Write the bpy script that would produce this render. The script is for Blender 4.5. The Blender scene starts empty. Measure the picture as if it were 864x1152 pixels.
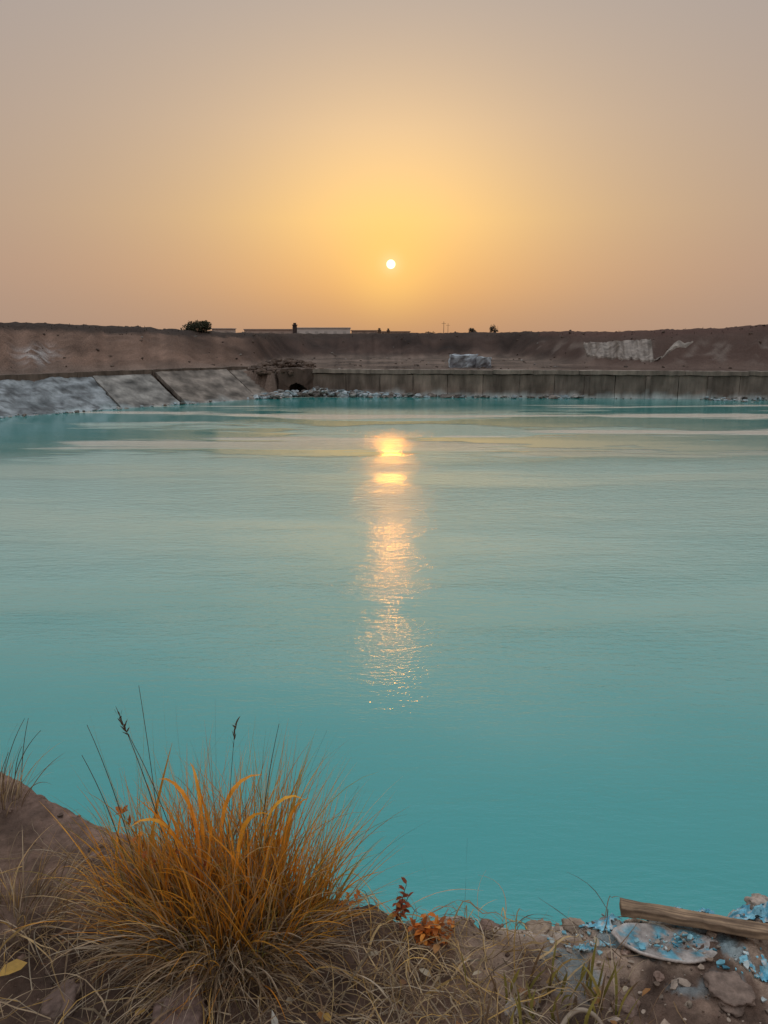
import bpy, math, random, bmesh
from mathutils import Vector, noise, Matrix
random.seed(7)
R=random.random
def U(a,b): return a+(b-a)*R()
scene=bpy.context.scene
scene.view_settings.view_transform='Standard'
scene.view_settings.look='None'
scene.view_settings.exposure=0

# ------------------------------------------------------------------ helpers
def interp(x,pts):
    if x<=pts[0][0]: return pts[0][1]
    for i in range(1,len(pts)):
        if x<=pts[i][0]:
            a,b=pts[i-1],pts[i]
            t=(x-a[0])/(b[0]-a[0]); return a[1]+(b[1]-a[1])*t
    return pts[-1][1]
def sm(t):
    t=max(0.0,min(1.0,t)); return t*t*(3-2*t)
def mix(a,b,t): return tuple(a[i]+(b[i]-a[i])*t for i in range(3))
def N(x,y,z=0.0): return noise.noise(Vector((x,y,z)))
def F(x,y,z=0.0,o=4): return noise.fractal(Vector((x,y,z)),1.0,2.0,o)

class MB:
    def __init__(s): s.v=[];s.f=[];s.c=[]
    def add(s,vs,fs,col):
        o=len(s.v); s.v.extend(vs)
        s.f.extend([tuple(i+o for i in f) for f in fs])
        if isinstance(col,list): s.c.extend(col)
        else: s.c.extend([col]*len(vs))
    def build(s,name,mat,smooth=False,parent=None):
        me=bpy.data.meshes.new(name); me.from_pydata([tuple(v) for v in s.v],[],s.f)
        ca=me.color_attributes.new('Col','FLOAT_COLOR','POINT')
        flat=[]
        for c in s.c: flat.extend((c[0],c[1],c[2],1.0))
        ca.data.foreach_set('color',flat)
        if smooth: me.polygons.foreach_set('use_smooth',[True]*len(me.polygons))
        me.materials.append(mat); me.update()
        ob=bpy.data.objects.new(name,me); scene.collection.objects.link(ob)
        if parent: ob.parent=parent
        return ob
def empty(name,loc=(0,0,0)):
    e=bpy.data.objects.new(name,None); e.location=loc; scene.collection.objects.link(e); return e

def nd(nt,t,**k):
    n=nt.nodes.new(t)
    for a,b in k.items(): setattr(n,a,b)
    return n
def mat_col(name,rough=0.9,nscale=20,namt=0.5,bscale=40,bdist=0.01,bstr=0.6,transl=0.0,spec=0.3,streak=False,bump=True):
    m=bpy.data.materials.new(name); m.use_nodes=True; nt=m.node_tree; L=nt.links
    p=nt.nodes['Principled BSDF']; out=nt.nodes['Material Output']
    at=nd(nt,'ShaderNodeAttribute'); at.attribute_name='Col'
    geo=nd(nt,'ShaderNodeNewGeometry')
    mp=nd(nt,'ShaderNodeMapping'); L.new(geo.outputs['Position'],mp.inputs['Vector'])
    if streak: mp.inputs['Scale'].default_value=(1,1,0.2)
    n1=nd(nt,'ShaderNodeTexNoise'); n1.inputs['Scale'].default_value=nscale; n1.inputs['Detail'].default_value=5; n1.inputs['Roughness'].default_value=.68
    L.new(mp.outputs[0],n1.inputs['Vector'])
    mr=nd(nt,'ShaderNodeMapRange'); mr.inputs[1].default_value=.3; mr.inputs[2].default_value=.7
    mr.inputs[3].default_value=1-namt; mr.inputs[4].default_value=1+namt
    L.new(n1.outputs['Fac'],mr.inputs[0])
    mx=nd(nt,'ShaderNodeVectorMath',operation='SCALE'); L.new(at.outputs['Color'],mx.inputs[0]); L.new(mr.outputs[0],mx.inputs['Scale'])
    L.new(mx.outputs[0],p.inputs['Base Color'])
    p.inputs['Roughness'].default_value=rough; p.inputs['Specular IOR Level'].default_value=spec
    if bump:
        n2=nd(nt,'ShaderNodeTexNoise'); n2.inputs['Scale'].default_value=bscale; n2.inputs['Detail'].default_value=4; n2.inputs['Roughness'].default_value=.72
        L.new(geo.outputs['Position'],n2.inputs['Vector'])
        b=nd(nt,'ShaderNodeBump'); b.inputs['Distance'].default_value=bdist; b.inputs['Strength'].default_value=bstr
        L.new(n2.outputs['Fac'],b.inputs['Height']); L.new(b.outputs[0],p.inputs['Normal'])
    if transl>0:
        tr=nd(nt,'ShaderNodeBsdfTranslucent'); L.new(mx.outputs[0],tr.inputs['Color'])
        ms=nd(nt,'ShaderNodeMixShader'); ms.inputs[0].default_value=transl
        L.new(p.outputs[0],ms.inputs[1]); L.new(tr.outputs[0],ms.inputs[2]); L.new(ms.outputs[0],out.inputs[0])
    return m

# ------------------------------------------------------------------ sun / sky
SUN_EL=math.radians(5.06); SUN_AZ=math.radians(0.5)   # azimuth measured from +Y towards +X
sd=Vector((math.sin(SUN_AZ)*math.cos(SUN_EL),math.cos(SUN_AZ)*math.cos(SUN_EL),math.sin(SUN_EL)))
w=bpy.data.worlds.new("World"); scene.world=w; w.use_nodes=True; w.name="sky"
nt=w.node_tree; L=nt.links; nt.nodes.clear()
out=nd(nt,'ShaderNodeOutputWorld')
tc=nd(nt,'ShaderNodeTexCoord')
def math_n(op,a,b=None,clamp=False):
    n=nd(nt,'ShaderNodeMath',operation=op); n.use_clamp=clamp
    for i,v in enumerate((a,b)):
        if v is None: continue
        if isinstance(v,(int,float)): n.inputs[i].default_value=v
        else: L.new(v,n.inputs[i])
    return n.outputs[0]
nrm=nd(nt,'ShaderNodeVectorMath',operation='NORMALIZE'); L.new(tc.outputs['Generated'],nrm.inputs[0])
sep=nd(nt,'ShaderNodeSeparateXYZ'); L.new(nrm.outputs[0],sep.inputs[0])
def angle_to(v):
    d=nd(nt,'ShaderNodeVectorMath',operation='DOT_PRODUCT'); L.new(nrm.outputs[0],d.inputs[0]); d.inputs[1].default_value=v
    c=math_n('MINIMUM',d.outputs['Value'],0.9999999)
    return math_n('ARCCOSINE',c)
def gauss(ang,sig,amp):
    q=math_n('DIVIDE',ang,math.radians(sig)); q=math_n('MULTIPLY',q,q); q=math_n('MULTIPLY',q,-1.0)
    return math_n('MULTIPLY',math_n('EXPONENT',q),amp)
def ramp(val,pts):
    r=nd(nt,'ShaderNodeValToRGB'); e=r.color_ramp.elements
    e[0].position=pts[0][0]; e[0].color=(*pts[0][1],1)
    e[1].position=pts[-1][0]; e[1].color=(*pts[-1][1],1)
    for p,c in pts[1:-1]:
        x=e.new(p); x.color=(*c,1)
    L.new(val,r.inputs[0]); return r.outputs[0]
def mixc(f,a,b):
    m=nd(nt,'ShaderNodeMix'); m.data_type='RGBA'
    L.new(f,m.inputs[0]); L.new(a,m.inputs[6])
    if isinstance(b,tuple): m.inputs[7].default_value=(*b,1)
    else: L.new(b,m.inputs[7])
    return m.outputs[2]
base=ramp(sep.outputs[2],[(0,(.40,.28,.215)),(.08,(.43,.30,.235)),(.2,(.42,.325,.272)),(.36,(.39,.34,.318)),(.6,(.55,.60,.64)),(.8,(.9,.98,1.08)),(1,(1.2,1.3,1.42))])
amber=ramp(sep.outputs[2],[(0,(.64,.32,.13)),(.06,(.85,.46,.155)),(.14,(.98,.62,.22)),(.24,(.87,.60,.32)),(.36,(.65,.50,.36)),(.6,(.6,.6,.6))])
gc=Vector((sd.x,math.cos(math.radians(8)),math.sin(math.radians(8)))).normalized()
a1=angle_to(gc); a2=angle_to(sd)
f=math_n('ADD',gauss(a1,9,.42),gauss(a1,20.5,.56),True)
c=mixc(f,base,amber)
c=mixc(gauss(a2,3.0,.65),c,(1.0,.62,.18))
c=mixc(gauss(a2,.7,.45),c,(1.0,.80,.42))
# solar disc, softened by haze
disc=nd(nt,'ShaderNodeMapRange'); disc.interpolation_type='SMOOTHSTEP'
disc.inputs[1].default_value=math.radians(.34); disc.inputs[2].default_value=math.radians(.27); disc.inputs[3].default_value=0; disc.inputs[4].default_value=1
L.new(a2,disc.inputs[0])
c=mixc(disc.outputs[0],c,(3.2,2.5,1.5))
bg=nd(nt,'ShaderNodeBackground'); L.new(c,bg.inputs[0]); bg.inputs[1].default_value=1.0
sky=nd(nt,'ShaderNodeTexSky'); sky.sky_type='NISHITA'; sky.sun_disc=False
sky.sun_elevation=SUN_EL; sky.sun_rotation=SUN_AZ; sky.dust_density=6; sky.air_density=1.5
bg2=nd(nt,'ShaderNodeBackground'); L.new(sky.outputs[0],bg2.inputs[0]); bg2.inputs[1].default_value=.004
ad=nd(nt,'ShaderNodeAddShader'); L.new(bg.outputs[0],ad.inputs[0]); L.new(bg2.outputs[0],ad.inputs[1]); L.new(ad.outputs[0],out.inputs[0])

sl=bpy.data.lights.new('sun','SUN'); sl.energy=.050; sl.angle=math.radians(1.2); sl.color=(1,.36,.035)
so=bpy.data.objects.new('sun',sl); scene.collection.objects.link(so)
so.rotation_euler=(-sd).to_track_quat('-Z','Y').to_euler(); so.location=(0,30,30)

# ------------------------------------------------------------------ camera
cam=bpy.data.cameras.new('camera'); co=bpy.data.objects.new('camera',cam); scene.collection.objects.link(co)
co.location=(0,0,4.0); co.rotation_euler=(math.radians(90-13.1),0,0)
cam.sensor_fit='VERTICAL'; cam.sensor_height=36; cam.lens=26.56; cam.clip_start=.05; cam.clip_end=6000
scene.camera=co

# ------------------------------------------------------------------ terrain
POLY=[(-4.9,52.8),(26,49.1),(46,46.8),(48,25),(42,-6),(-42,-6),(-36,20.3),(-19.3,38.1),(-7.3,51.1),(-6.9,52.0)]
NP=len(POLY)
STYPE={0:'wall',1:'wall',2:'bank',3:'bank',4:'near',5:'bank',6:'rev',7:'rev',8:'wall',9:'wall'}
def sdist(x,y):
    best=1e9;bi=0;inside=False
    for i in range(NP):
        ax,ay=POLY[i]; bx,by=POLY[(i+1)%NP]
        dx,dy=bx-ax,by-ay
        t=((x-ax)*dx+(y-ay)*dy)/(dx*dx+dy*dy); t=0 if t<0 else (1 if t>1 else t)
        q=math.hypot(x-ax-dx*t,y-ay-dy*t)
        if q<best: best=q;bi=i
        if (ay>y)!=(by>y) and x<(bx-ax)*(y-ay)/(by-ay)+ax: inside=not inside
    return (-best if inside else best),STYPE[bi]
YE=[(-45,12),(-20,6.5),(-6,4.3),(-2.2,2.95),(-1.43,2.5),(-.91,2.26),(-.5,2.08),(-.22,1.98),(.1,1.92),(.34,1.92),(.8,1.95),(1.19,1.98),(2,2.15),(6,3.2),(20,6),(45,12)]
ZB=[(-6,2.7),(-1.5,2.44),(-.5,2.38),(.3,2.32),(1.3,2.3),(6,2.5)]
D0=[(-.7,5),(-.22,5),(-.17,8),(-.12,21),(-.08,26),(.16,26),(.24,14),(.32,8),(.6,6)]
WW=[(-.2,9),(-.1,10),(.2,10),(.35,11)]
ZT=[(-.7,5.3),(-.5,4.92),(-.4,4.75),(-.27,4.5),(-.2,4.25),(-.1,4.2),(0,4.25),(.1,4.33),(.2,4.42),(.3,4.35),(.36,4.5),(.43,4.62),(.5,5.0),(.6,5.4)]
CUL_O=Vector((-7.15,51.8,0)); CUL_D=Vector((2.5,1.1,0)).normalized(); CUL_N=Vector((-CUL_D.y,CUL_D.x,0))
def near_z(x,y):
    e=interp(x,YE)+.045*N(x*4,3.3)+.02*N(x*13,8.1)+.008*N(x*37,5)
    zb=interp(x,ZB); s=y-e
    if s<-8 or abs(x)>12: nz=.1*F(x*.5,y*.5,0,2)
    else:
        nz=.04*F(x*1.8,y*1.8,1.7,3)+.020*F(x*8,y*8,4,4)+.008*abs(N(x*30,y*30,2))+.014*max(0,N(x*14,y*14,7))
        q=N(x*7,y*9,40)+.5*N(x*17,y*21,41)
        nz+=.014*sm((x-.1)*3)*(sm((q-.0)*9)+.6*sm((q-.28)*10)-.6)
        nz+=.006*sm((x-.1)*3)*abs(N(x*45,y*45,12))*2
    z=zb+nz
    if s>-.06: z-= (s+.06)*1.5*min(1,(s+.06)/.12)
    return max(z,-1.0),s
def H2(x,y):
    zn,s=near_z(x,y)
    if -5.9<y<4 and abs(x)<7: return zn,('near',s,0,0)
    d,tp=sdist(x,y)
    if tp=='near' : return zn,('near',s,0,0)
    a=x/max(y,5.0)
    if tp=='rev':
        if d<0: zf=max(-1,d*.6-.4)
        elif d<3.0: zf=-.4+1.6*d/3.0
        elif d<3.4: zf=1.2+.7*(d-3)/.4
        else: zf=1.9
    elif tp=='wall':
        if d<.12: zf=-1
        elif d<.3: zf=-1+2.6*(d-.12)/.18
        else: zf=1.62+.012*min(d,20)
    else:
        zf=-1 if d<-1 else min(1.8,-1+(d+1)*1.2)
    t=0
    if d>3.4 or (tp!='rev' and d>.3):
        d0=interp(a,D0)*(1+.12*N(x*.12,y*.12,5)) ; ww=interp(a,WW); zt=interp(a,ZT)
        tt=(d-d0)/ww
        led=zf
        g=N(a*55,d*.03,2.2)+.6*N(a*130,d*.06,9)
        tt+=.16*g*sm(tt*3+.5)*sm((1.25-tt)*2)
        if tt<1:
            t=sm(tt)*.55+.45*max(0,tt)
            zf=led+(zt-led)*t
        else:
            q=sm((d-d0-ww)/25.0)
            zf=zt+(3.75-zt)*q; t=1
        zf+=.12*F(x*.35,y*.35,3,3)*(.4+.6*sm(tt*3)) + (.09*F(x*1.7,y*1.7,6,3) if d<60 else 0)
        if d>3.4 or tp!='rev': zf+=.15*max(0,N(x*.9,y*.9,1))*sm(tt*2)
    # culvert trench and the earth heaped over it
    p=Vector((x,y,0))-CUL_O
    cu=p.dot(CUL_D); cv=p.dot(CUL_N)
    if .5<cu<2.2 and -.6<cv<1.9: zf=-1
    elif cv>=0 and d>.3:
        zf+=.75*math.exp(-((cu-1.35)/2.2)**2-((cv-3.6)/1.7)**2)
    if zn>zf: return zn,('near',s,0,0)
    return zf,(tp,d,t,a)
def H(x,y): return H2(x,y)[0]

def lines(segs):
    o=[]
    for a,b,st in segs:
        n=max(1,int(round((b-a)/st)))
        for i in range(n): o.append(a+(b-a)*i/n)
    o.append(segs[-1][1]); return o
def geo(a,b,r0,r):
    o=[];x=a;st=r0
    while x<b: o.append(x); x+=st; st*=r
    return o
pos=lines([(0,1.7,.0125)])[:-1]+geo(1.7,6,.03,1.12)+lines([(6,42,.36)])+geo(43,2500,1.2,1.3)+[2500]
pos=sorted(set(pos)); xs=[-p for p in reversed(pos[1:])]+pos
ys=[-p for p in reversed(geo(3,1500,.8,1.5))]+lines([(-2.8,1.1,.26),(1.1,2.9,.0125)])+geo(2.93,34,.05,1.12)+lines([(34.3,62,.25),(62,98,.42)])+geo(99,2500,1,1.25)+[2500]
ys=sorted(set(ys))
g=MB()
DIRT=(.175,.11,.08)
for y in ys:
    for x in xs:
        z,(tp,d,t,a)=H2(x,y)
        g.v.append((x,y,z))
        if tp=='near':
            c=DIRT
            m=F(x*2.2,y*2.2,11,3)
            c=mix(c,(.08,.05,.037),sm(.5+m))
            k=sm((x-.05)*3)*sm((d+.42)*4)*sm(.6+1.8*F(x*5,y*5,20,5))
            c=mix(c,(.40,.28,.205),min(1,k*.95))
            kk=sm((x+.05)*3)*sm((d+.11)*12)*sm(.65+1.6*F(x*9,y*9,50,4))
            c=mix(c,(.58,.49,.41),kk*.8)
            k2=sm((x-.25)*3)*sm((d+.40)*5)*sm((F(x*7,y*7,31,4)-.10)*5)
            c=mix(c,(.25,.36,.39),k2*.6)
            k3=sm((-.3-x)*2)*sm((d+.25)*5); c=mix(c,(.22,.142,.11),k3*.8)
            if d>.1: c=mix(c,(.3,.26,.2),.5)
        else:
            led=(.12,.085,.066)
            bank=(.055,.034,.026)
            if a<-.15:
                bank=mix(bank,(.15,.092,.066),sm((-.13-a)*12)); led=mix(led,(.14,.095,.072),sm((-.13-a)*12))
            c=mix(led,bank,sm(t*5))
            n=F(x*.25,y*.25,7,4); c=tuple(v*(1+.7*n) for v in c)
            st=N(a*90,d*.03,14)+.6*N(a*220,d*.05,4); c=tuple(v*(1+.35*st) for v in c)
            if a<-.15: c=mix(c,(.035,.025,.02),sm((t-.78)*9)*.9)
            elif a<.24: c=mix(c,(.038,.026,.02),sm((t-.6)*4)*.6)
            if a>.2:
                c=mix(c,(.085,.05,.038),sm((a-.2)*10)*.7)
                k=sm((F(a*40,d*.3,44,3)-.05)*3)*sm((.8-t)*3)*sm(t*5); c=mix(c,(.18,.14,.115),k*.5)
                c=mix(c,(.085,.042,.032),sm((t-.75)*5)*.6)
            if a<-.3:
                k=math.exp(-((a+.45)/.022)**2-((t-.33)/.16)**2); k*=sm(.5+2*N(x*2,y*2,3)); c=mix(c,(.42,.4,.38),k)
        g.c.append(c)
nx=len(xs)
for j in range(len(ys)-1):
    o=j*nx
    g.f.extend([(o+i,o+i+1,o+i+1+nx,o+i+nx) for i in range(nx-1)])
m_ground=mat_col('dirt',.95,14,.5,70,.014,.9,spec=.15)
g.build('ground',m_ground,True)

# ------------------------------------------------------------------ water
def water_material():
    m=bpy.data.materials.new('milky_turquoise_water'); m.use_nodes=True; nt=m.node_tree; L=nt.links
    p=nt.nodes['Principled BSDF']
    geo=nd(nt,'ShaderNodeNewGeometry')
    def nz(scale,sc,detail=3,rough=.5,rot=0):
        mp=nd(nt,'ShaderNodeMapping'); mp.inputs['Scale'].default_value=sc; mp.inputs['Rotation'].default_value=(0,0,rot)
        L.new(geo.outputs['Position'],mp.inputs['Vector'])
        n=nd(nt,'ShaderNodeTexNoise'); n.inputs['Scale'].default_value=scale; n.inputs['Detail'].default_value=detail; n.inputs['Roughness'].default_value=rough
        L.new(mp.outputs[0],n.inputs['Vector']); return n.outputs['Fac']
    def mr(v,a,b,c,d):
        n=nd(nt,'ShaderNodeMapRange'); n.interpolation_type='SMOOTHSTEP'
        for i,q in enumerate((a,b,c,d)): n.inputs[i+1].default_value=q
        L.new(v,n.inputs[0]); return n.outputs[0]
    def mm(op,a,b):
        n=nd(nt,'ShaderNodeMath',operation=op)
        for i,q in enumerate((a,b)):
            if isinstance(q,(int,float)): n.inputs[i].default_value=q
            else: L.new(q,n.inputs[i])
        return n.outputs[0]
    def mc(f,a,b):
        n=nd(nt,'ShaderNodeMix'); n.data_type='RGBA'; L.new(f,n.inputs[0])
        for i,q in ((6,a),(7,b)):
            if isinstance(q,tuple): n.inputs[i].default_value=(*q,1)
            else: L.new(q,n.inputs[i])
        return n.outputs[2]
    sp=nd(nt,'ShaderNodeSeparateXYZ'); L.new(geo.outputs['Position'],sp.inputs[0])
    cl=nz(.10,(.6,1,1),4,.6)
    # sky reflection painted into base colour: paler mid-pond, clear teal at near bank
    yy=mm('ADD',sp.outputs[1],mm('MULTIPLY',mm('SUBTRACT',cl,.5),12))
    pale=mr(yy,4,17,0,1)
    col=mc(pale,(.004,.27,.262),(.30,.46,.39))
    # calm reaches along the far shore, dark bank reflection painted into the teal
    ax=mm('ABSOLUTE',sp.outputs[0],0)
    pn=mm('ADD',nz(.13,(.35,1,1),5,.62,.05),mm('MULTIPLY',ax,.012))
    far=mm('MULTIPLY',mr(yy,22,27,0,1),mr(pn,.52,.58,.0,1))
    far=mm('MAXIMUM',far,mr(yy,39,45,0,1))
    col=mc(far,col,(.025,.23,.21))
    # chalky scum streaks towards the far shore
    stn=nz(.24,(.16,1.0,1),5,.6,.06)
    zone=mr(sp.outputs[1],22,32,0,1)
    sm_=mm('MULTIPLY',mr(stn,.535,.585,0,1),zone)
    col=mc(sm_,col,(.60,.55,.45))
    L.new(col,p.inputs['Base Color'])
    patch=mr(nz(.20,(.25,1.0,1),4,.6,.05),.40,.58,.35,1.0)
    nearcalm=mr(sp.outputs[1],6,13,.28,1.0)
    patch=mm('MULTIPLY',mm('MULTIPLY',patch,nearcalm),mm('SUBTRACT',1.0,mm('MULTIPLY',far,.85)))
    patch=mm('MAXIMUM',patch,mm('MULTIPLY',sm_,.7))
    fine=nz(7,(.42,1.25,1),4,.65,.10)
    med=nz(1.8,(.4,1.2,1),1,.5,-.08)
    h=mm('ADD',mm('MULTIPLY',fine,.042),mm('MULTIPLY',med,.020))
    h=mm('MULTIPLY',h,patch)
    b=nd(nt,'ShaderNodeBump'); b.inputs['Strength'].default_value=1; b.inputs['Distance'].default_value=1.0
    L.new(h,b.inputs['Height']); L.new(b.outputs[0],p.inputs['Normal'])
    L.new(mr(patch,.05,.8,.07,.10),p.inputs['Roughness'])
    p.inputs['IOR'].default_value=1.8
    return m
wb=MB()
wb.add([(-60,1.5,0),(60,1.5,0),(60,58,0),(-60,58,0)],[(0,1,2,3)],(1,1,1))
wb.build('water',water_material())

# ------------------------------------------------------------------ concrete
m_conc=mat_col('weathered_concrete',.9,1.8,.45,18,.03,.7,streak=True,spec=.2)
m_rub=mat_col('pale_rubble',.9,5,.35,20,.03,.7,spec=.2)
def boxgrid(mb,P0,ux,uy,uz,lx,ly,lz,nx_,ny_,nz_,col,amp,sc=1.5,seed=0,colf=None):
    P0=Vector(P0);idx={};vs=[];fs=[]
    def vid(i,j,k):
        if (i,j,k) in idx: return idx[(i,j,k)]
        p=P0+ux*(lx*i/nx_)+uy*(ly*j/ny_)+uz*(lz*k/nz_)
        q=p*sc+Vector((seed,seed*.7,0))
        p=p+Vector((noise.noise(q),noise.noise(q+Vector((31,0,0))),noise.noise(q+Vector((0,57,0)))))*amp
        p=p+Vector((noise.noise(q*3.3),noise.noise(q*3.3+Vector((31,0,0))),noise.noise(q*3.3+Vector((0,57,0)))))*amp*.5
        idx[(i,j,k)]=len(vs);vs.append(p);return idx[(i,j,k)]
    for i in range(nx_):
        for j in range(ny_):
            fs.append((vid(i,j,0),vid(i,j+1,0),vid(i+1,j+1,0),vid(i+1,j,0)))
            fs.append((vid(i,j,nz_),vid(i+1,j,nz_),vid(i+1,j+1,nz_),vid(i,j+1,nz_)))
    for i in range(nx_):
        for k in range(nz_):
            fs.append((vid(i,0,k),vid(i+1,0,k),vid(i+1,0,k+1),vid(i,0,k+1)))
            fs.append((vid(i,ny_,k),vid(i,ny_,k+1),vid(i+1,ny_,k+1),vid(i+1,ny_,k)))
    for j in range(ny_):
        for k in range(nz_):
            fs.append((vid(0,j,k),vid(0,j,k+1),vid(0,j+1,k+1),vid(0,j+1,k)))
            fs.append((vid(nx_,j,k),vid(nx_,j+1,k),vid(nx_,j+1,k+1),vid(nx_,j,k+1)))
    cols=[colf(v) if colf else col for v in vs]
    mb.add(vs,fs,cols)
Z=Vector((0,0,1))
A=Vector((-4.9,52.8,0))
wd=(Vector((26,49.1,0))-A); wd.normalize(); wn=Vector((-wd.y,wd.x,0))
def wallpath(length):
    return A+wd*length
wall=empty('concrete_retaining_wall'); body=MB(); cop=MB()
s=0;k=0
def wcol(base):
    def f(v):
        t=v.z
        c=base
        n=F(v.x*.8,v.z*.5,3,3)
        c=tuple(q*(1+.6*n) for q in c)
        m=.42+.55*N(v.x*.7,1)+.25*N(v.x*3,4)
        if t<m: c=mix((.48,.51,.50),c,sm(t/max(m,.05)))
        return c
    return f
while s<52:
    ln=2.35+U(-.1,.1)
    if s>16: ln=2.0+U(-.2,.3)
    base=(.18,.14,.112) if s<16 else (.16,.128,.105)
    v=U(.85,1.15); base=tuple(q*v for q in base)
    off=U(-.03,.03)
    boxgrid(body,wallpath(s)+Vector((0,0,-.8))+wn*off,wd,wn,Z,ln-.025,.45,2.29+U(-.02,.02),10,1,14,None,.03,1.3,k,wcol(base))
    if s>16 and k%2==0:
        boxgrid(body,wallpath(s-.16)+Vector((0,0,-.8))-wn*.16,wd,wn,Z,.27,.15,2.25,1,1,6,None,.012,2,k,wcol((.14,.11,.09)))
    s+=ln;k+=1
s=0
while s<52:
    ln=U(2.6,4.2); v=U(.85,1.2)
    boxgrid(cop,wallpath(s)+Vector((0,0,1.535+U(-.02,.02)))-wn*(.13+U(-.03,.03)),wd,wn,Z,ln-.02,.8,.27,14,2,1,(.21*v,.168*v,.136*v),.035,1.7,s)
    s+=ln
body.build('wall_panels',m_conc,parent=wall); cop.build('coping',m_conc,parent=wall)

# left sloping revetment slabs
rev=empty('concrete_revetment')
T0=Vector((-7.3,51.1,0)); td=Vector((-.683,-.730,0)).normalized(); tn=Vector((-.730,.683,0))
up=(tn*3.15+Z*1.72); sl_len=up.length; up.normalize(); nn=td.cross(up).normalized()
if nn.z<0: nn=-nn
slabs=[(.05,1.45,(.17,.14,.115),.0,.03),(1.6,6.95,(.175,.145,.12),.09,.035),(7.2,11.0,(.20,.185,.165),-.03,.045),(11.15,17.9,(.22,.235,.24),-.08,.12),(18.1,24,(.25,.25,.24),0,.05),(24.2,30,(.22,.2,.18),0,.03),(30.2,36,(.22,.2,.18),.03,.03)]
sb=MB()
for i,(a,b,c,off,amp) in enumerate(slabs):
    def cf(v,c=c,i=i):
        n=F(v.x*.9,v.y*.9,v.z*2+i,5); q=tuple(x*(1+.8*n) for x in c)
        m=.25+.5*N(v.x*.8,v.y*.8,9)
        if v.z<m: q=mix(q,(.36,.42,.42),.7*sm((m-v.z)*3))
        if i==3:
            q=mix(q,(.08,.08,.08),.7*sm((F(v.x*1.6,v.y*1.6,v.z*3+8,4)-.12)*5))
        return q
    L_=b-a; e=up+td*U(-.03,.03); e.normalize()
    boxgrid(sb,T0+td*a-up*.5-nn*.22+nn*off,td,e,nn,L_,sl_len+.5,.26,int(L_*6)+2,22,1,None,amp,1.2,i*3,cf)
sb.build('slabs',m_conc,parent=rev)
cb=MB(); s=-.2;k=0
while s<37:
    ln=U(3.2,5); v=U(.85,1.15)
    boxgrid(cb,T0+td*s+tn*3.12+Z*(1.35+U(-.02,.02)),td,tn,Z,ln-.04,.38,.62,12,1,3,(.125*v,.093*v,.073*v),.035,1.4,k+50)
    s+=ln;k+=1
cb.build('parapet',m_conc,parent=rev)

# culvert
cul=empty('culvert'); hb=MB()
cx=CUL_O; cdir=CUL_D; cn=CUL_N
W=2.7; HH=1.85; r=.60; ac=1.35; zspr=.32
outer=[];inner=[]
K=14
for i in range(K+1):
    an=math.pi*(1-i/K); rr=1+.20*N(i*.7,2)
    inner.append((ac+r*math.cos(an)*rr,zspr+r*math.sin(an)*1.0*rr))
inner=[(ac-r,-.6)]+inner+[(ac+r,-.6)]
for (x,z) in inner:
    if z<=zspr+1e-6: outer.append((0 if x<ac else W,z))
    else:
        dx=x-ac;dz=z-zspr; q=min((W/2)/abs(dx) if abs(dx)>1e-4 else 1e9,(HH-zspr)/dz)
        outer.append((ac+dx*q,zspr+dz*q))
def cp(p,dep):
    q=cx+cdir*p[0]+Z*p[1]+cn*dep
    return q+Vector((N(q.x*2,q.z*2,1),N(q.x*2,q.z*2,9),N(q.x*2,q.z*2,5)))*.16
vs=[];fs=[]
n=len(inner)
for p in inner: vs.append(cp(p,0))
for p in outer: vs.append(cp(p,0))
for p in inner: vs.append(cp(p,1.5))
for p in outer: vs.append(cp(p,2.3))
for i in range(n-1):
    fs.append((i,i+1,n+i+1,n+i)); fs.append((i,2*n+i,2*n+i+1,i+1)); fs.append((n+i,n+i+1,3*n+i+1,3*n+i))
fs.append(tuple(range(2*n,3*n)))
cols=[(.09,.062,.048)]*(2*n)+[(.09,.065,.05)]*n+[(.09,.064,.048)]*n
hb.add(vs,fs,cols); hb.build('headwall',m_conc,parent=cul)

# ------------------------------------------------------------------ rocks
bm=bmesh.new(); bmesh.ops.create_icosphere(bm,subdivisions=2,radius=1)
ICO_V=[v.co.copy() for v in bm.verts]; ICO_F=[tuple(v.index for v in f.verts) for f in bm.faces]; bm.free()
bm=bmesh.new(); bmesh.ops.create_icosphere(bm,subdivisions=4,radius=1)
ICO4_V=[v.co.copy() for v in bm.verts]; ICO4_F=[tuple(v.index for v in f.verts) for f in bm.faces]; bm.free()
def rock(mb,p,r,col,flat=.6,amp=.45,hi=False,blocky=True):
    V,Fc=(ICO4_V,ICO4_F) if hi else (ICO_V,ICO_F)
    rot=Matrix.Rotation(U(0,6.28),3,'Z')@Matrix.Rotation(U(-.5,.5),3,'X')
    sx,sy,sz=U(.75,1.3),U(.7,1.2),U(.75,1.2)*flat
    o=Vector((U(0,99),U(0,99),U(0,99)));vs=[]
    for v in V:
        q=v.copy()
        if blocky: 
            mxx=max(abs(q.x),abs(q.y),abs(q.z)); q=q*(.55+.45/mxx*.75)
        k=1+amp*noise.noise(v*1.3+o)+amp*.4*noise.noise(v*3.7+o)
        if hi: k+=amp*.25*noise.noise(v*9+o)+amp*.12*noise.noise(v*21+o)
        q=rot@Vector((q.x*sx*k,q.y*sy*k,q.z*sz*k)); vs.append(Vector(p)+q*r)
    mb.add(vs,Fc,col)
rb=MB()
def rcol():
    v=U(.5,1.0)
    return random.choice([(.42*v,.46*v,.47*v),(.33*v,.40*v,.42*v),(.38*v,.36*v,.33*v),(.25*v,.21*v,.18*v),(.20*v,.17*v,.15*v)])
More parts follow.
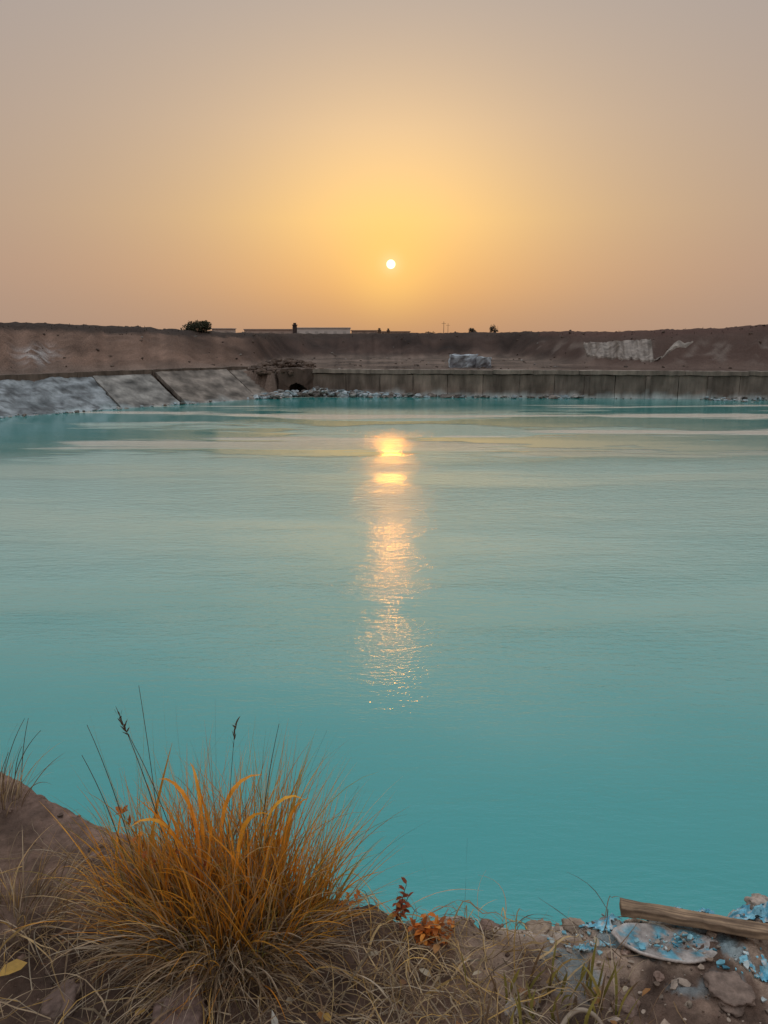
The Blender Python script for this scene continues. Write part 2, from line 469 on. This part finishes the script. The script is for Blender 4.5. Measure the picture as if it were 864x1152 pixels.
for i in range(520):
    s=abs(random.gauss(0,4.2)) if R()<.75 else U(0,18)
    p=A+wd*(s+.2)-wn*(abs(random.gauss(0,.5))+.5*R()*math.exp(-s/3))
    rock(rb,(p.x,p.y,U(-.08,.12)+.6*math.exp(-s/2.5)*R()),U(.05,.13)+.25*R()**3,rcol(),.6,.6)
for i in range(150):
    p=Vector((-8.2+U(-1.3,1.4),50.6+U(-.9,1.0),0)); rock(rb,(p.x,p.y,U(-.08,.22)),U(.06,.16)+.2*R()**3,rcol(),.6,.6)
for i in range(120):
    p=cx+cdir*U(-.6,3.0)-cn*U(.0,.9); rock(rb,(p.x,p.y,U(-.08,.32)),U(.08,.28),rcol(),.6,.6)
for i in range(200):
    s=U(26,38); p=A+wd*s-wn*abs(random.gauss(0,.9)); rock(rb,(p.x,p.y,U(-.08,.18)),U(.04,.12)+.22*R()**4,rcol(),.55,.6)
for i in range(60):
    s=U(14,30); p=A+wd*s-wn*U(0,.35); rock(rb,(p.x,p.y,U(-.06,.03)),U(.04,.12),rcol(),.55,.6)
for i in range(150):
    s=U(2,20); p=T0+td*s-tn*U(-.5,.35); rock(rb,(p.x,p.y,U(-.05,.08)+.0),U(.04,.16),rcol(),.5,.6)
rb.build('rubble',m_rub)

db=MB()
for i in range(420):
    a=U(-.56,.56)
    y=U(55,88) if a>-.12 else U(44,70)
    x=a*y
    d,tp=sdist(x,y)
    if d<1.2 or (tp=='rev' and d<4.2): continue
    v=U(.4,1.1); c=(.10*v,.07*v,.052*v) if R()<.88 else (.28*v,.25*v,.22*v)
    rr=U(.05,.15)
    rock(db,(x,y,H(x,y)+rr*.1),rr,c,.6)
for i in range(190):
    p=cx+cdir*U(-1.2,3.6)+cn*U(.0,3.2); v=U(.7,1.2)
    hz_=max(H(p.x,p.y),1.6); rock(db,(p.x,p.y,hz_+U(-.05,.1)),U(.10,.32),(.095*v,.064*v,.047*v),.6)
db.build('bank_stones',m_rub)

bb=MB()
def bc(v):
    n=F(v.x*1.5,v.y*1.5,v.z*1.5,3); return mix((.40,.44,.47),(.15,.15,.16),sm(.45+1.3*n))
bx,by=5.0,57.5
boxgrid(bb,(bx,by,H(bx,by)-.1),Vector((1,.06,.02)).normalized(),Vector((-.06,1,0)),Z,2.0,1.2,1.05,12,6,6,None,.13,1.4,3,bc)
boxgrid(bb,(bx+1.9,by-.1,H(bx,by)-.1),Vector((1,-.1,-.05)).normalized(),Vector((.1,1,0)),Z,1.1,1.1,.9,8,6,6,None,.13,1.6,8,bc)
bb.build('broken_concrete_block',m_rub)

def yfor(a,z):
    y=54.0
    while y<75:
        if H(a*y,y)>=z: return y
        y+=.3
    return 72.0
def bankslab(a0,a1,zb0,zb1,zt0,zt1,nu,nv,c0,c1,skew=0):
    cs=MB(); vs=[];fs=[];cl=[]
    for i in range(nu+1):
        u=i/nu; a=a0+(a1-a0)*u
        y0=yfor(a,zb0+(zb1-zb0)*u+.12*N(u*7,5)); y1=yfor(a+skew,zt0+(zt1-zt0)*u+.15*N(u*5,3))
        for j in range(nv+1):
            v=j/nv; y=y0+(y1-y0)*v; aa=a+skew*v; x=aa*y
            z=H(x,y)+.12+.05*N(u*22,v*.7)
            if i in(0,nu) or j in (0,nv): z-=.4
            vs.append((x,y,z)); n=N(u*24,v*1.5,3)+.5*N(u*50,v*2,5)+.6*F(x*.8,y*.8,2,4)
            cl.append(mix(c0,c1,sm(.4+n)))
    for i in range(nu):
        for j in range(nv):
            o=i*(nv+1)+j; fs.append((o,o+nv+1,o+nv+2,o+1))
    cs.add(vs,fs,cl); cs.build('concrete_slab',m_conc)
bankslab(.262,.352,2.2,2.0,3.35,3.65,44,20,(.24,.20,.17),(.12,.095,.077),-.006)
bankslab(.345,.362,2.1,2.2,3.3,3.5,12,20,(.27,.23,.195),(.15,.12,.10),.040)

# ------------------------------------------------------------------ skyline
m_far=mat_col('hazy_plaster',.9,.3,.1,1,.01,.1,bump=False)  # distance haze is painted into the pale building colours
def building(name,x,y,w_,d_,h,col,doors=3):
    e=empty(name); mb=MB(); z0=H(x,y)-.3
    boxgrid(mb,(x,y,z0),Vector((1,0,0)),Vector((0,1,0)),Z,w_,d_,h+.3,1,1,1,col,0)
    mb.build('walls',m_far,parent=e)
    r_=MB(); boxgrid(r_,(x-.3,y-.3,z0+h+.3),Vector((1,0,0)),Vector((0,1,0)),Z,w_+.6,d_+.6,.3,1,1,1,tuple(q*.9 for q in col),0); r_.build('roof',m_far,parent=e)
    o=MB()
    for i in range(doors):
        xx=x+w_*(i+.5)/doors-.6
        boxgrid(o,(xx,y-.06,z0+1.0),Vector((1,0,0)),Vector((0,1,0)),Z,1.2,.05,1.3,1,1,1,tuple(q*.75 for q in col),0)
    o.build('windows',m_far,parent=e)
building('long_shed',-54,300,21,12,2.7,(.46,.34,.28),5)
building('long_shed',-34,290,21,10,3.1,(.62,.55,.50),6)
building('warehouse',-13,310,10,9,2.3,(.40,.29,.23),3)
building('small_house',-62,280,7,8,2.7,(.50,.40,.34),2)
building('long_shed',-5,330,16,9,2.0,(.44,.31,.23),4)
def tube(mb,p0,p1,r0,r1,col,n=8):
    p0=Vector(p0);p1=Vector(p1);d=(p1-p0).normalized(); a=d.orthogonal().normalized(); b=d.cross(a)
    vs=[]
    for p,r_ in((p0,r0),(p1,r1)):
        for i in range(n):
            t=2*math.pi*i/n; vs.append(p+a*math.cos(t)*r_+b*math.sin(t)*r_)
    fs=[(i,(i+1)%n,n+(i+1)%n,n+i) for i in range(n)]+[tuple(range(n-1,-1,-1)),tuple(range(n,2*n))]
    mb.add(vs,fs,col)
def pillar(x,y,top,w_,name='brick_pillar',cap=True,c=(.07,.05,.045)):
    mb=MB(); z0=H(x,y)-.2
    boxgrid(mb,(x-w_/2,y,z0),Vector((1,0,0)),Vector((0,1,0)),Z,w_,w_,top-z0-.25,2,2,6,c,.02)
    if cap: 
        boxgrid(mb,(x-w_*.65,y-w_*.15,top-.25),Vector((1,0,0)),Vector((0,1,0)),Z,w_*1.3,w_*1.3,.1,1,1,1,c,0)
        boxgrid(mb,(x-w_*.35,y+w_*.15,top-.15),Vector((1,0,0)),Vector((0,1,0)),Z,w_*.7,w_*.7,.22,1,1,1,c,0)
    mb.build(name,m_rub)
pillar(-11.5,100,5.6,.5)
pillar(-.6,100,4.95,.4,c=(.14,.09,.06)); pillar(.55,100,4.9,.34,c=(.14,.09,.06))
def pole(x,y,top,r_=.05):
    mb=MB(); z0=H(x,y)-.2; c=(.16,.11,.08)
    tube(mb,(x,y,z0),(x,y,top),r_,r_*.7,c); tube(mb,(x-.25,y,top-.25),(x+.25,y,top-.25),r_*.5,r_*.5,c)
    mb.build('utility_pole',m_rub)
pole(7.3,95,5.75,.035); pole(7.9,96,5.55,.028)

m_leaf=mat_col('shrub_foliage',.8,8,.3,20,.01,.2,transl=.3,bump=False)
def shrub(x,y,rx,h,nleaf,ls,c0,sink=0.0):
    mb=MB(); z0=H(x,y)-sink
    for i in range(10):
        a=U(0,6.28); tube(mb,(x,y,z0-.1),(x+math.cos(a)*rx*U(.3,.9),y+math.sin(a)*rx*.6,z0+h*U(.5,.95)),.03*h,.008*h,(.07,.05,.04),5)
    cl=[(U(-.75,.75),U(-.6,.6),U(.1,.75),U(.22,.42)) for _ in range(15)]
    for i in range(nleaf):
        q=random.choice(cl); 
        d=Vector((random.gauss(0,1),random.gauss(0,1),random.gauss(0,1))).normalized()*q[3]*(R()**.4)
        p=Vector((x+(q[0]+d.x)*rx,y+(q[1]+d.y)*rx,z0+max(.03,(q[2]+d.z*.9))*h))
        u=Vector((U(-1,1),U(-1,1),U(-1,1))).normalized(); v=u.orthogonal().normalized()
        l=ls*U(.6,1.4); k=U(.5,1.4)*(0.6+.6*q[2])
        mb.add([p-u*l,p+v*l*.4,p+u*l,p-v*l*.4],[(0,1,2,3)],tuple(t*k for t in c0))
    mb.build('shrub',m_leaf)
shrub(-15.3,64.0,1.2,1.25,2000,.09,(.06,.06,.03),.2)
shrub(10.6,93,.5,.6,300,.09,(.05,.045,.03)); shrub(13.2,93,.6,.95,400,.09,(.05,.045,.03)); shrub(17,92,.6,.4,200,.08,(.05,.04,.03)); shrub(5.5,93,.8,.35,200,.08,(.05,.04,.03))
sg=MB()
for i in range(5200):
    a=U(-.6,.6); y=U(45,95); x=a*y
    z,(tp,d,t,aa)=H2(x,y)
    if tp=='near' or t<.8 or t>.9999: continue
    h=U(.05,.2); b=Vector((x,y,z)); dx=Vector((U(-.1,.1),0,0))
    k=U(.4,1.1); sg.add([b+Vector((-.03,0,0)),b+Vector((.03,0,0)),b+dx+Z*h],[(0,1,2)],(.05*k,.04*k,.026*k))
sg.build('scrub_vegetation',m_leaf)

# ------------------------------------------------------------------ foreground vegetation
m_grass=mat_col('dry_grass_blades',.55,30,.25,100,.001,.2,transl=.45,spec=.3,bump=False)
def blade(mb,b,az,th0,th1,ln,wd_,col0,col1,n=8,sway=.0,roll=None,tipw=.08,wmax=.35,pw=1.5):
    p=Vector(b); pts=[];dirs=[]
    azz=az
    for i in range(n+1):
        t=i/n
        th=th0+(th1-th0)*t**pw; azz=az+sway*math.sin(t*3+az*7)
        d=Vector((math.sin(th)*math.cos(azz),math.sin(th)*math.sin(azz),math.cos(th)))
        pts.append(p.copy());dirs.append(d); p=p+d*(ln/n)
    side0=Vector((-math.sin(az),math.cos(az),0))
    ro=U(-1.2,1.2) if roll is None else roll
    vs=[];cs_=[]
    for i,(q,d) in enumerate(zip(pts,dirs)):
        t=i/n
        s_=(Matrix.Rotation(ro+t*.8*ro,3,d)@side0)
        w_=wd_*(.6+.4*min(1,t/wmax))*(1-(max(0,t-wmax)/(1-wmax))**1.6*(1-tipw))
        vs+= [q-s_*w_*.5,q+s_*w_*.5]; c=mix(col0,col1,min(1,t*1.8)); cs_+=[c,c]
    mb.add(vs,[(2*i,2*i+1,2*i+3,2*i+2) for i in range(n)],cs_)
    return pts
TAN=[(.62,.43,.20),(.68,.48,.25),(.50,.32,.14),(.64,.39,.12)]
ORG=[(.88,.37,.04),(.92,.45,.06),(.76,.29,.03),(.62,.31,.05)]
OLV=[(.34,.29,.07),(.42,.35,.09),(.26,.22,.06),(.48,.38,.10)]
BRN=[(.30,.19,.10),(.38,.27,.17),(.22,.14,.08),(.44,.34,.24)]
STR=[(.48,.35,.22),(.58,.44,.29),(.34,.23,.14),(.26,.165,.095),(.64,.51,.36)]
tb=MB()
TX,TY=-.44,1.78
def tuft(mb,tx,ty,rad,n,lmin,lmax,pal,th=(0,.5),bend=(.2,1.2),wd_=(.0018,.0038),azb=None,azk=0.0,droop=.22):
    for i in range(n):
        a=U(0,6.28); r_=rad*math.sqrt(R()); x=tx+r_*math.cos(a); y=ty+r_*math.sin(a)*.75
        if y>interp(x,YE)+.05: y=interp(x,YE)+.03
        az=a+U(-.7,.7)
        if azb is not None and R()<azk: az=azb+random.gauss(0,.5)
        out_=r_/rad
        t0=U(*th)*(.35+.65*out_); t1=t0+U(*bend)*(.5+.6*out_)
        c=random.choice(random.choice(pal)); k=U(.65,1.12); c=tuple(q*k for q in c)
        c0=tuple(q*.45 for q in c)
        ln=lmin+(lmax-lmin)*R()**1.2
        if R()<droop: t1+=U(.4,1.2)
        blade(mb,(x,y,H(x,y)-.01),az,t0,t1,ln,U(*wd_),c0,c,9,U(-.35,.35))
crowns=[(-.62,1.83,.45,2.8,.5),(-.56,1.86,.52,2.5,.4),(-.50,1.80,.58,2.2,.3),(-.44,1.86,.54,1.8,.2),(-.39,1.80,.50,1.2,.3),(-.34,1.86,.58,.8,.4),(-.27,1.80,.54,.3,.6),(-.55,1.74,.36,3.6,.3),(-.44,1.72,.38,4.4,.2),(-.33,1.74,.42,5.6,.2),(-.70,1.90,.38,3.0,.5),(-.50,1.93,.46,2.0,.3),(-.21,1.84,.48,.1,.6),(-.37,1.90,.50,1.2,.2)]
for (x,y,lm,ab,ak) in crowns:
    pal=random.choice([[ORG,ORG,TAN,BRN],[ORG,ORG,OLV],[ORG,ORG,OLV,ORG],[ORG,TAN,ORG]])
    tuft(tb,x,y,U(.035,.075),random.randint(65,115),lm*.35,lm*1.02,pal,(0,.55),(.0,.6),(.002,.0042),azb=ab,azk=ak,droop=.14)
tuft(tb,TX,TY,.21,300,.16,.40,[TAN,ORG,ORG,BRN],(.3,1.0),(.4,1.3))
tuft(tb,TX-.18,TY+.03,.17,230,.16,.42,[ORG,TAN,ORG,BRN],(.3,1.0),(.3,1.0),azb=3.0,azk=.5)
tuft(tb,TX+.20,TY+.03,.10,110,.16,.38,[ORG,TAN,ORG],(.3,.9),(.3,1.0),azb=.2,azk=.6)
tuft(tb,TX-.03,TY-.03,.2,280,.12,.30,[OLV,STR,TAN,BRN],(.1,.8),(.3,1.2))
for i in range(44):
    x=TX+random.gauss(-.05,.10); y=TY+random.gauss(.02,.05); az=U(0,6.28)
    c=random.choice(ORG); k=U(.9,1.1)
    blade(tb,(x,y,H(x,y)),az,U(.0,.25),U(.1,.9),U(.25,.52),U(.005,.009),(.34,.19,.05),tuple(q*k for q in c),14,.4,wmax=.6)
for (x,y,az,ln) in [(-.50,1.80,2.9,.52),(-.46,1.80,.4,.55),(-.49,1.82,2.2,.50),(-.33,1.80,.0,.46),(-.56,1.82,3.3,.45),(-.42,1.78,5.9,.46),(-.52,1.78,3.6,.48),(-.30,1.83,.6,.42)]:
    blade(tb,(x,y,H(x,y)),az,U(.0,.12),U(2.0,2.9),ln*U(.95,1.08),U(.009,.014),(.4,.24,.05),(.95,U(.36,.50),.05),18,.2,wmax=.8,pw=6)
for i in range(130):
    x=TX+random.gauss(0,.14); y=TY+random.gauss(.03,.05); az=U(0,6.28); c=random.choice(TAN+OLV+BRN)
    blade(tb,(x,y,H(x,y)),az,U(0,.6),U(.2,1.4),U(.40,.66),U(.0012,.0022),tuple(q*.5 for q in c),tuple(q*.8 for q in c),12,.25)
def seedstem(mb,x,y,h,az,lean,col=(.10,.065,.04),head=True):
    pts=blade(mb,(x,y,H(x,y)),az,lean*.3,lean,h,.0028,(.25,.17,.08),col,12,.1,tipw=.5)
    if head:
        d=(pts[-1]-pts[-2]).normalized()
        for k in range(10):
            q=pts[-2]+d*(k/10)*.07; 
            blade(mb,q,U(0,6.28),U(.2,.9),U(.5,1.2),U(.014,.028),.0045,col,col,3)
for (x,y,h,az,le,hd) in [(-.60,1.80,.72,2.8,.10,0),(-.55,1.78,.66,2.9,.42,1),(-.52,1.8,.67,3.1,.5,1),(-.44,1.8,.60,.5,.15,1),(-.45,1.78,.70,1.0,.06,0),(-.66,1.8,.60,3.0,.4,0),(-.36,1.8,.62,.3,.25,0),(-.3,1.8,.62,.2,.45,0),(-.25,1.78,.50,.1,.7,0),(-.7,1.85,.5,3.0,.5,0),(.235,1.88,.26,1.4,.1,0),(.14,1.9,.22,2.6,.3,0)]:
    seedstem(tb,x,y,h,az,le,head=bool(hd))
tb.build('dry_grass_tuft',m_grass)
t2=MB()
tuft(t2,-1.30,2.28,.07,60,.12,.26,[STR,TAN],(.1,.8),(.3,1.0)); 
for i in range(8): seedstem(t2,-1.33+U(-.08,.08),2.25+U(-.05,.1),U(.2,.34),U(-.8,.8),U(.3,.9),head=False)
t2.build('dry_grass_tuft',m_grass)
t3=MB(); tuft(t3,-1.03,1.80,.14,260,.10,.28,[STR,TAN,BRN],(.3,1.2),(.5,1.6)); t3.build('dry_grass_tuft',m_grass)

lb=MB()
def gz(x,y): return H(x,y)
def litter(n,xr,yr,lr,pal,dens=None):
    for i in range(n):
        x=U(*xr);y=U(*yr)
        if y>interp(x,YE)+.01: continue
        if dens and R()>dens(x,y): continue
        ln=U(*lr); az=U(0,6.28); cur=U(-1.6,1.6); m=8; lift=U(.003,.035); arc=U(0,.05)
        px,py=x,y; pts=[]
        for k in range(m+1):
            t=k/m; pts.append(Vector((px,py,max(gz(px,py),gz(x,y)-.03)+lift+arc*math.sin(t*3.14))))
            aa=az+cur*t; px+=math.cos(aa)*ln/m; py+=math.sin(aa)*ln/m
        c=random.choice(random.choice(pal)); kk=U(.4,1.15); c=tuple(q*kk for q in c); w_=U(.0016,.0038)
        if R()<.08: w_*=2.2
        vs=[]
        for k,q in enumerate(pts):
            d=(pts[min(k+1,m)]-pts[max(k-1,0)]).normalized(); s_=d.cross(Z).normalized(); tw=U(-.6,.6); s_=Matrix.Rotation(tw,3,d)@s_
            ww=w_*(1-.7*(k/m)**2); vs+=[q-s_*ww*.5,q+s_*ww*.5]
        lb.add(vs,[(2*k,2*k+1,2*k+3,2*k+2) for k in range(m)],c)
def dens(x,y):
    return max(.06,math.exp(-((x+.35)/.55)**2)*(1 if y<1.75 else .5)+.12*(x<-.6))
litter(2000,(-1.3,.75),(1.33,2.1),(.10,.34),[STR,STR,TAN,BRN],dens)
litter(300,(-.05,.42),(1.45,1.85),(.08,.25),[STR,TAN])
for i in range(560):
    a=U(3.4,6.1); r_=U(.08,.22); x=TX+r_*math.cos(a)*1.2; y=TY+r_*math.sin(a)*.8
    c=random.choice(STR+BRN); k=U(.5,1.25); blade(lb,(x,y,H(x,y)+U(0,.05)),a+U(-.5,.5),U(.6,1.1),U(1.5,1.9),U(.12,.34),U(.0018,.0038),tuple(q*k*.7 for q in c),tuple(q*k for q in c),8,U(-.4,.4))
lb.build('straw_litter',m_grass)

def leaf(mb,p,d,l,w_,col):
    d=d.normalized(); s_=d.cross(Vector((U(-.3,.3),U(-.3,.3),1))).normalized(); n_=s_.cross(d)
    vs=[p, p+d*l*.3+s_*w_*.42+n_*l*.08, p+d*l*.3-s_*w_*.42+n_*l*.08, p+d*l*.3+n_*l*.0, p+d*l*.7+s_*w_*.38+n_*l*.04, p+d*l*.7-s_*w_*.38+n_*l*.04, p+d*l*.72-n_*l*.03, p+d*l-n_*l*.12]
    mb.add(vs,[(0,3,1),(0,2,3),(1,3,6,4),(3,2,5,6),(4,6,7),(6,5,7)],col)
def weed(x,y,h,nst,nl,ls,pal,stem=(.12,.07,.04)):
    mb=MB()
    for i in range(nst):
        az=U(0,6.28); pts=blade(mb,(x+U(-.02,.02),y+U(-.02,.02),H(x,y)-.005),az,U(0,.3),U(.2,.9),h*U(.6,1),.003,stem,stem,8,.2,tipw=.6)
        for k in range(nl):
            q=pts[random.randint(2,8)]; c=random.choice(pal); kk=U(.7,1.2)
            leaf(mb,q,Vector((U(-1,1),U(-1,1),U(-.2,.8))),ls*U(.6,1.3),ls*U(.4,.7),tuple(v*kk for v in c))
    mb.build('orange_leaf_weed',m_grass)
RED=[(.36,.08,.03),(.46,.15,.03),(.26,.06,.02)]
ORL=[(.75,.22,.035),(.80,.32,.06),(.55,.16,.03),(.36,.12,.03)]
weed(.05,1.86,.14,4,11,.024,RED)
weed(.12,1.79,.085,10,9,.028,ORL); weed(.17,1.80,.06,6,6,.024,ORL)
weed(-.10,1.86,.08,4,8,.020,ORL)
weed(-.62,1.84,.36,3,9,.026,ORL); weed(-.53,1.84,.36,3,7,.024,RED); weed(-.70,1.86,.28,2,8,.024,ORL)
ws=MB()
for i in range(90):
    x=U(.22,.62);y=U(1.44,1.66); c=random.choice(OLV+STR[2:4]); blade(ws,(x,y,H(x,y)-.01),U(0,6.28),U(0,.5),U(.2,1.1),U(.05,.15),U(.005,.011),tuple(q*.5 for q in c),tuple(q*.7 for q in c),6,.2,wmax=.6)
for i in range(260):
    x=U(.0,.65);y=U(1.40,1.80); c=random.choice(STR); blade(ws,(x,y,H(x,y)-.01),U(0,6.28),U(.2,1.2),U(.8,1.7),U(.05,.18),U(.0016,.0035),tuple(q*.6 for q in c),tuple(q*.9 for q in c),6,.3)
ws.build('reed_stubble',m_grass)

# ------------------------------------------------------------------ foreground stones and debris
m_stone=mat_col('earthy_stone',.92,30,.45,90,.006,.8,spec=.2)
pb=MB()
for i in range(1000):
    x=U(-1.5,1.4); y=U(1.3,2.6)
    if y>interp(x,YE)-.03: continue
    rr=.002+.014*R()**7
    v=U(.6,1.2); c=random.choice([(.16,.10,.075),(.2,.13,.1),(.12,.08,.06)]) if (x<.25 or R()<.8) else random.choice([(.32,.24,.18),(.28,.2,.15)])
    rock(pb,(x,y,H(x,y)+rr*.1),rr,tuple(q*v for q in c),.7,.7)
pb.build('pebbles',m_stone,False)
def bigrock(x,y,r_,c,fl=.6):
    mb=MB(); rock(mb,(x,y,H(x,y)+r_*.12),r_,c,fl,.5,True); mb.build('rock',m_stone,True)
bigrock(-.50,1.475,.085,(.17,.11,.09)); bigrock(-.80,1.56,.05,(.15,.10,.08)); bigrock(1.14,1.96,.035,(.42,.33,.27)); bigrock(1.2,1.93,.04,(.38,.30,.25))
bigrock(.27,1.50,.035,(.33,.27,.22)); bigrock(.33,1.60,.028,(.4,.34,.3)); bigrock(-.93,2.1,.03,(.16,.1,.08)); bigrock(.62,1.60,.03,(.2,.13,.1))
bigrock(.45,1.86,.045,(.30,.22,.16),.35);bigrock(.56,1.90,.035,(.26,.19,.14),.4);bigrock(.31,1.88,.03,(.2,.13,.1),.5);bigrock(.92,1.66,.05,(.2,.14,.11),.4)

m_wood=mat_col('weathered_wood',.85,14,.35,60,.004,.6,spec=.2)
pl=MB()
p0=Vector((.690,1.885,H(.69,1.885)+.030)); p1=Vector((1.24,1.745,H(1.2,1.76)+.026))
ux=(p1-p0).normalized(); uy=Z.cross(ux).normalized(); uz=ux.cross(uy)
rt=Matrix.Rotation(-.18,3,ux); uy=rt@uy; uz=rt@uz
def wc(v):
    t=(v-p0).dot(uy); n=N(t*160,(v-p0).dot(ux)*5,(v-p0).dot(uz)*160); return mix((.30,.20,.125),(.12,.078,.052),sm(.5+n*1.3))
boxgrid(pl,p0,ux,uy,uz,(p1-p0).length,.055,.024,70,12,4,None,.004,9,2,wc)
po=pl.build('wooden_plank',m_wood)
bv=po.modifiers.new('b','BEVEL'); bv.width=.002; bv.limit_method='ANGLE'; bv.angle_limit=.9

ps=MB(); n=64; vs=[];cl=[]
cxp,cyp=.80,1.805
rings=9
def pcol(x,y,e):
    k=F(x*22,y*22,3,4); c=mix((.34,.29,.26),(.14,.33,.40),sm((k+.05-.35*max(0,e-.45))*7)); return mix(c,(.42,.36,.32),sm((e-.85)*7))
vs.append(Vector((cxp,cyp,H(cxp,cyp)+.016))); cl.append((.30,.28,.26))
for r_ in range(1,rings+1):
    for i in range(n):
        t=2*math.pi*i/n; rr=(r_/rings)*(1+.08*N(math.cos(t)*2,math.sin(t)*2,4)+.05*N(math.cos(t)*7,math.sin(t)*7,1)+.02*N(math.cos(t)*19,math.sin(t)*19,1))
        x=cxp+.150*rr*math.cos(t); y=cyp+.064*rr*math.sin(t)
        z=H(cxp,cyp)+.012+(.026*(max(0,(r_/rings)-.6)/.4)**2*max(0,-math.cos(t)+.35))+.004*N(x*30,y*30)
        vs.append(Vector((x,y,z))); cl.append(pcol(x,y,r_/rings))
fs=[(0,1+i,1+(i+1)%n) for i in range(n)]
for r_ in range(rings-1):
    o=1+r_*n
    for i in range(n): fs.append((o+i,o+n+i,o+n+(i+1)%n,o+(i+1)%n))
ps.add(vs,fs,cl); pso=ps.build('broken_plaster_disc',m_stone,True)
so_=pso.modifiers.new('s','SOLIDIFY'); so_.thickness=.007; so_.offset=-1

fb=MB()
def crust(cx_,cy_,rx,ry,seed,thr=-.22):
    st=.0055; nu=int(2*rx/st); nv=int(2*ry/st); idx={};vs=[];fs=[];cl=[]
    def keep(x,y):
        e=((x-cx_)/rx)**2+((y-cy_)/ry)**2
        return F(x*26,y*30,seed,4)+.35*N(x*80,y*80,seed)>thr+.55*e and y<interp(x,YE)+.0
    def vid(i,j):
        if (i,j) not in idx:
            x=cx_-rx+i*st;y=cy_-ry+j*st; idx[(i,j)]=len(vs)
            vs.append((x+.0025*N(x*300,y*300),y+.0025*N(x*300,y*300,8),H(x,y)+.007+.012*abs(N(x*60,y*60,3))+.006*abs(N(x*150,y*150,3))))
            k=F(x*40,y*40,seed+4,3); cl.append(mix(mix((.10,.32,.42),(.24,.48,.56),sm(.5+k*1.5)),(.50,.48,.45),sm((N(x*70,y*70,seed+9)-.15)*4)))
        return idx[(i,j)]
    for i in range(nu):
        for j in range(nv):
            if keep(cx_-rx+(i+.5)*st,cy_-ry+(j+.5)*st): fs.append((vid(i,j),vid(i+1,j),vid(i+1,j+1),vid(i,j+1)))
    fb.add(vs,fs,cl)
crust(1.05,1.93,.20,.055,1,-.4); crust(1.10,1.735,.13,.035,5,-.4); crust(.655,1.88,.08,.03,9,-.35); crust(.58,1.78,.07,.03,13); crust(.88,1.945,.18,.025,17,-.3)
def flake(x,y,r_,col,tilt=.25,lift=.006):
    n=random.randint(4,7); z=H(x,y)+lift; rx,ry=U(-tilt,tilt),U(-tilt,tilt); vs=[];o=U(0,6)
    top=[];bot=[]
    for i in range(n):
        t=o+2*math.pi*i/n+U(-.35,.35); q=r_*U(.5,1.3); dx,dy=q*math.cos(t),q*math.sin(t)*.8
        top.append(Vector((x+dx,y+dy,z+dx*rx+dy*ry+.002))); bot.append(Vector((x+dx*.95,y+dy*.95,z+dx*rx+dy*ry-.003)))
    fb.add(top+bot,[tuple(range(n))]+[(i,n+i,n+(i+1)%n,(i+1)%n) for i in range(n)],[col]*n+[tuple(q*.8 for q in col)]*n)
BL=[(.12,.34,.42),(.18,.42,.50),(.28,.48,.52),(.08,.24,.32),(.45,.48,.46),(.38,.31,.25)]
for cx_,cy_,sx,sy,n_ in [(1.05,1.925,.13,.04,110),(1.08,1.745,.10,.03,70),(.66,1.88,.06,.03,40),(.60,1.80,.07,.04,30),(.81,1.80,.045,.018,60)]:
    for i in range(n_):
        x=random.gauss(cx_,sx);y=random.gauss(cy_,sy)
        if y>interp(x,YE)-.01: continue
        v=U(.7,1.1); flake(x,y,.002+.010*R()**2.5,tuple(q*v for q in random.choice(BL)),.5,.006+(.018 if (abs(x-.8)<.13 and abs(y-1.80)<.05) else 0))
for i in range(150):
    x=U(.15,1.3); y=interp(x,YE)-U(.02,.42); v=U(.5,1.0); flake(x,y,.003+.016*R()**3,tuple(q*v for q in random.choice([(.42,.32,.25),(.34,.25,.19),(.22,.15,.11)])),.35)
fb.build('blue_mineral_crust',m_stone)

lf=MB()
for i in range(46):
    x=U(-1.0,.7);y=U(1.36,1.9)
    if y>interp(x,YE)-.03: continue
    c=random.choice([(.5,.3,.08),(.42,.2,.07),(.55,.45,.32),(.3,.15,.07)])
    leaf(lf,Vector((x,y,H(x,y)+U(.015,.05))),Vector((U(-1,1),U(-1,1),U(-.2,.4))),U(.02,.042),U(.012,.026),c)
leaf(lf,Vector((-.90,1.60,H(-.92,1.6)+.05)),Vector((-.6,-.5,.1)),.07,.045,(.6,.36,.09))
leaf(lf,Vector((-.27,1.50,H(-.27,1.5)+.07)),Vector((.15,-.4,-.3)),.08,.02,(.62,.58,.5))
lf.build('fallen_leaves',m_grass)

cu=bpy.data.curves.new('dried_root','CURVE'); cu.dimensions='3D'; cu.bevel_depth=.0065; cu.bevel_resolution=4; cu.resolution_u=10
sp=cu.splines.new('NURBS'); P=[(.40,1.45,.02),(.42,1.50,.03),(.455,1.535,.045),(.50,1.53,.04),(.53,1.50,.03),(.55,1.46,.02),(.60,1.42,.01)]
sp.points.add(len(P)-1)
for i,(x,y,z) in enumerate(P): sp.points[i].co=(x,y,H(x,y)+z,1); sp.points[i].radius=1-.5*abs(i-2)/5
sp.use_endpoint_u=True; sp.order_u=4
ro=bpy.data.objects.new('dried_root',cu); scene.collection.objects.link(ro)
mr_=bpy.data.materials.new('pale_root'); mr_.use_nodes=True; q=mr_.node_tree; pz=q.nodes['Principled BSDF']; pz.inputs['Roughness'].default_value=.8
nn_=q.nodes.new('ShaderNodeTexNoise'); nn_.inputs['Scale'].default_value=30
rr_=q.nodes.new('ShaderNodeValToRGB'); rr_.color_ramp.elements[0].color=(.18,.13,.09,1); rr_.color_ramp.elements[1].color=(.42,.33,.25,1)
q.links.new(nn_.outputs['Fac'],rr_.inputs[0]); q.links.new(rr_.outputs[0],pz.inputs['Base Color']); cu.materials.append(mr_)
print('done')
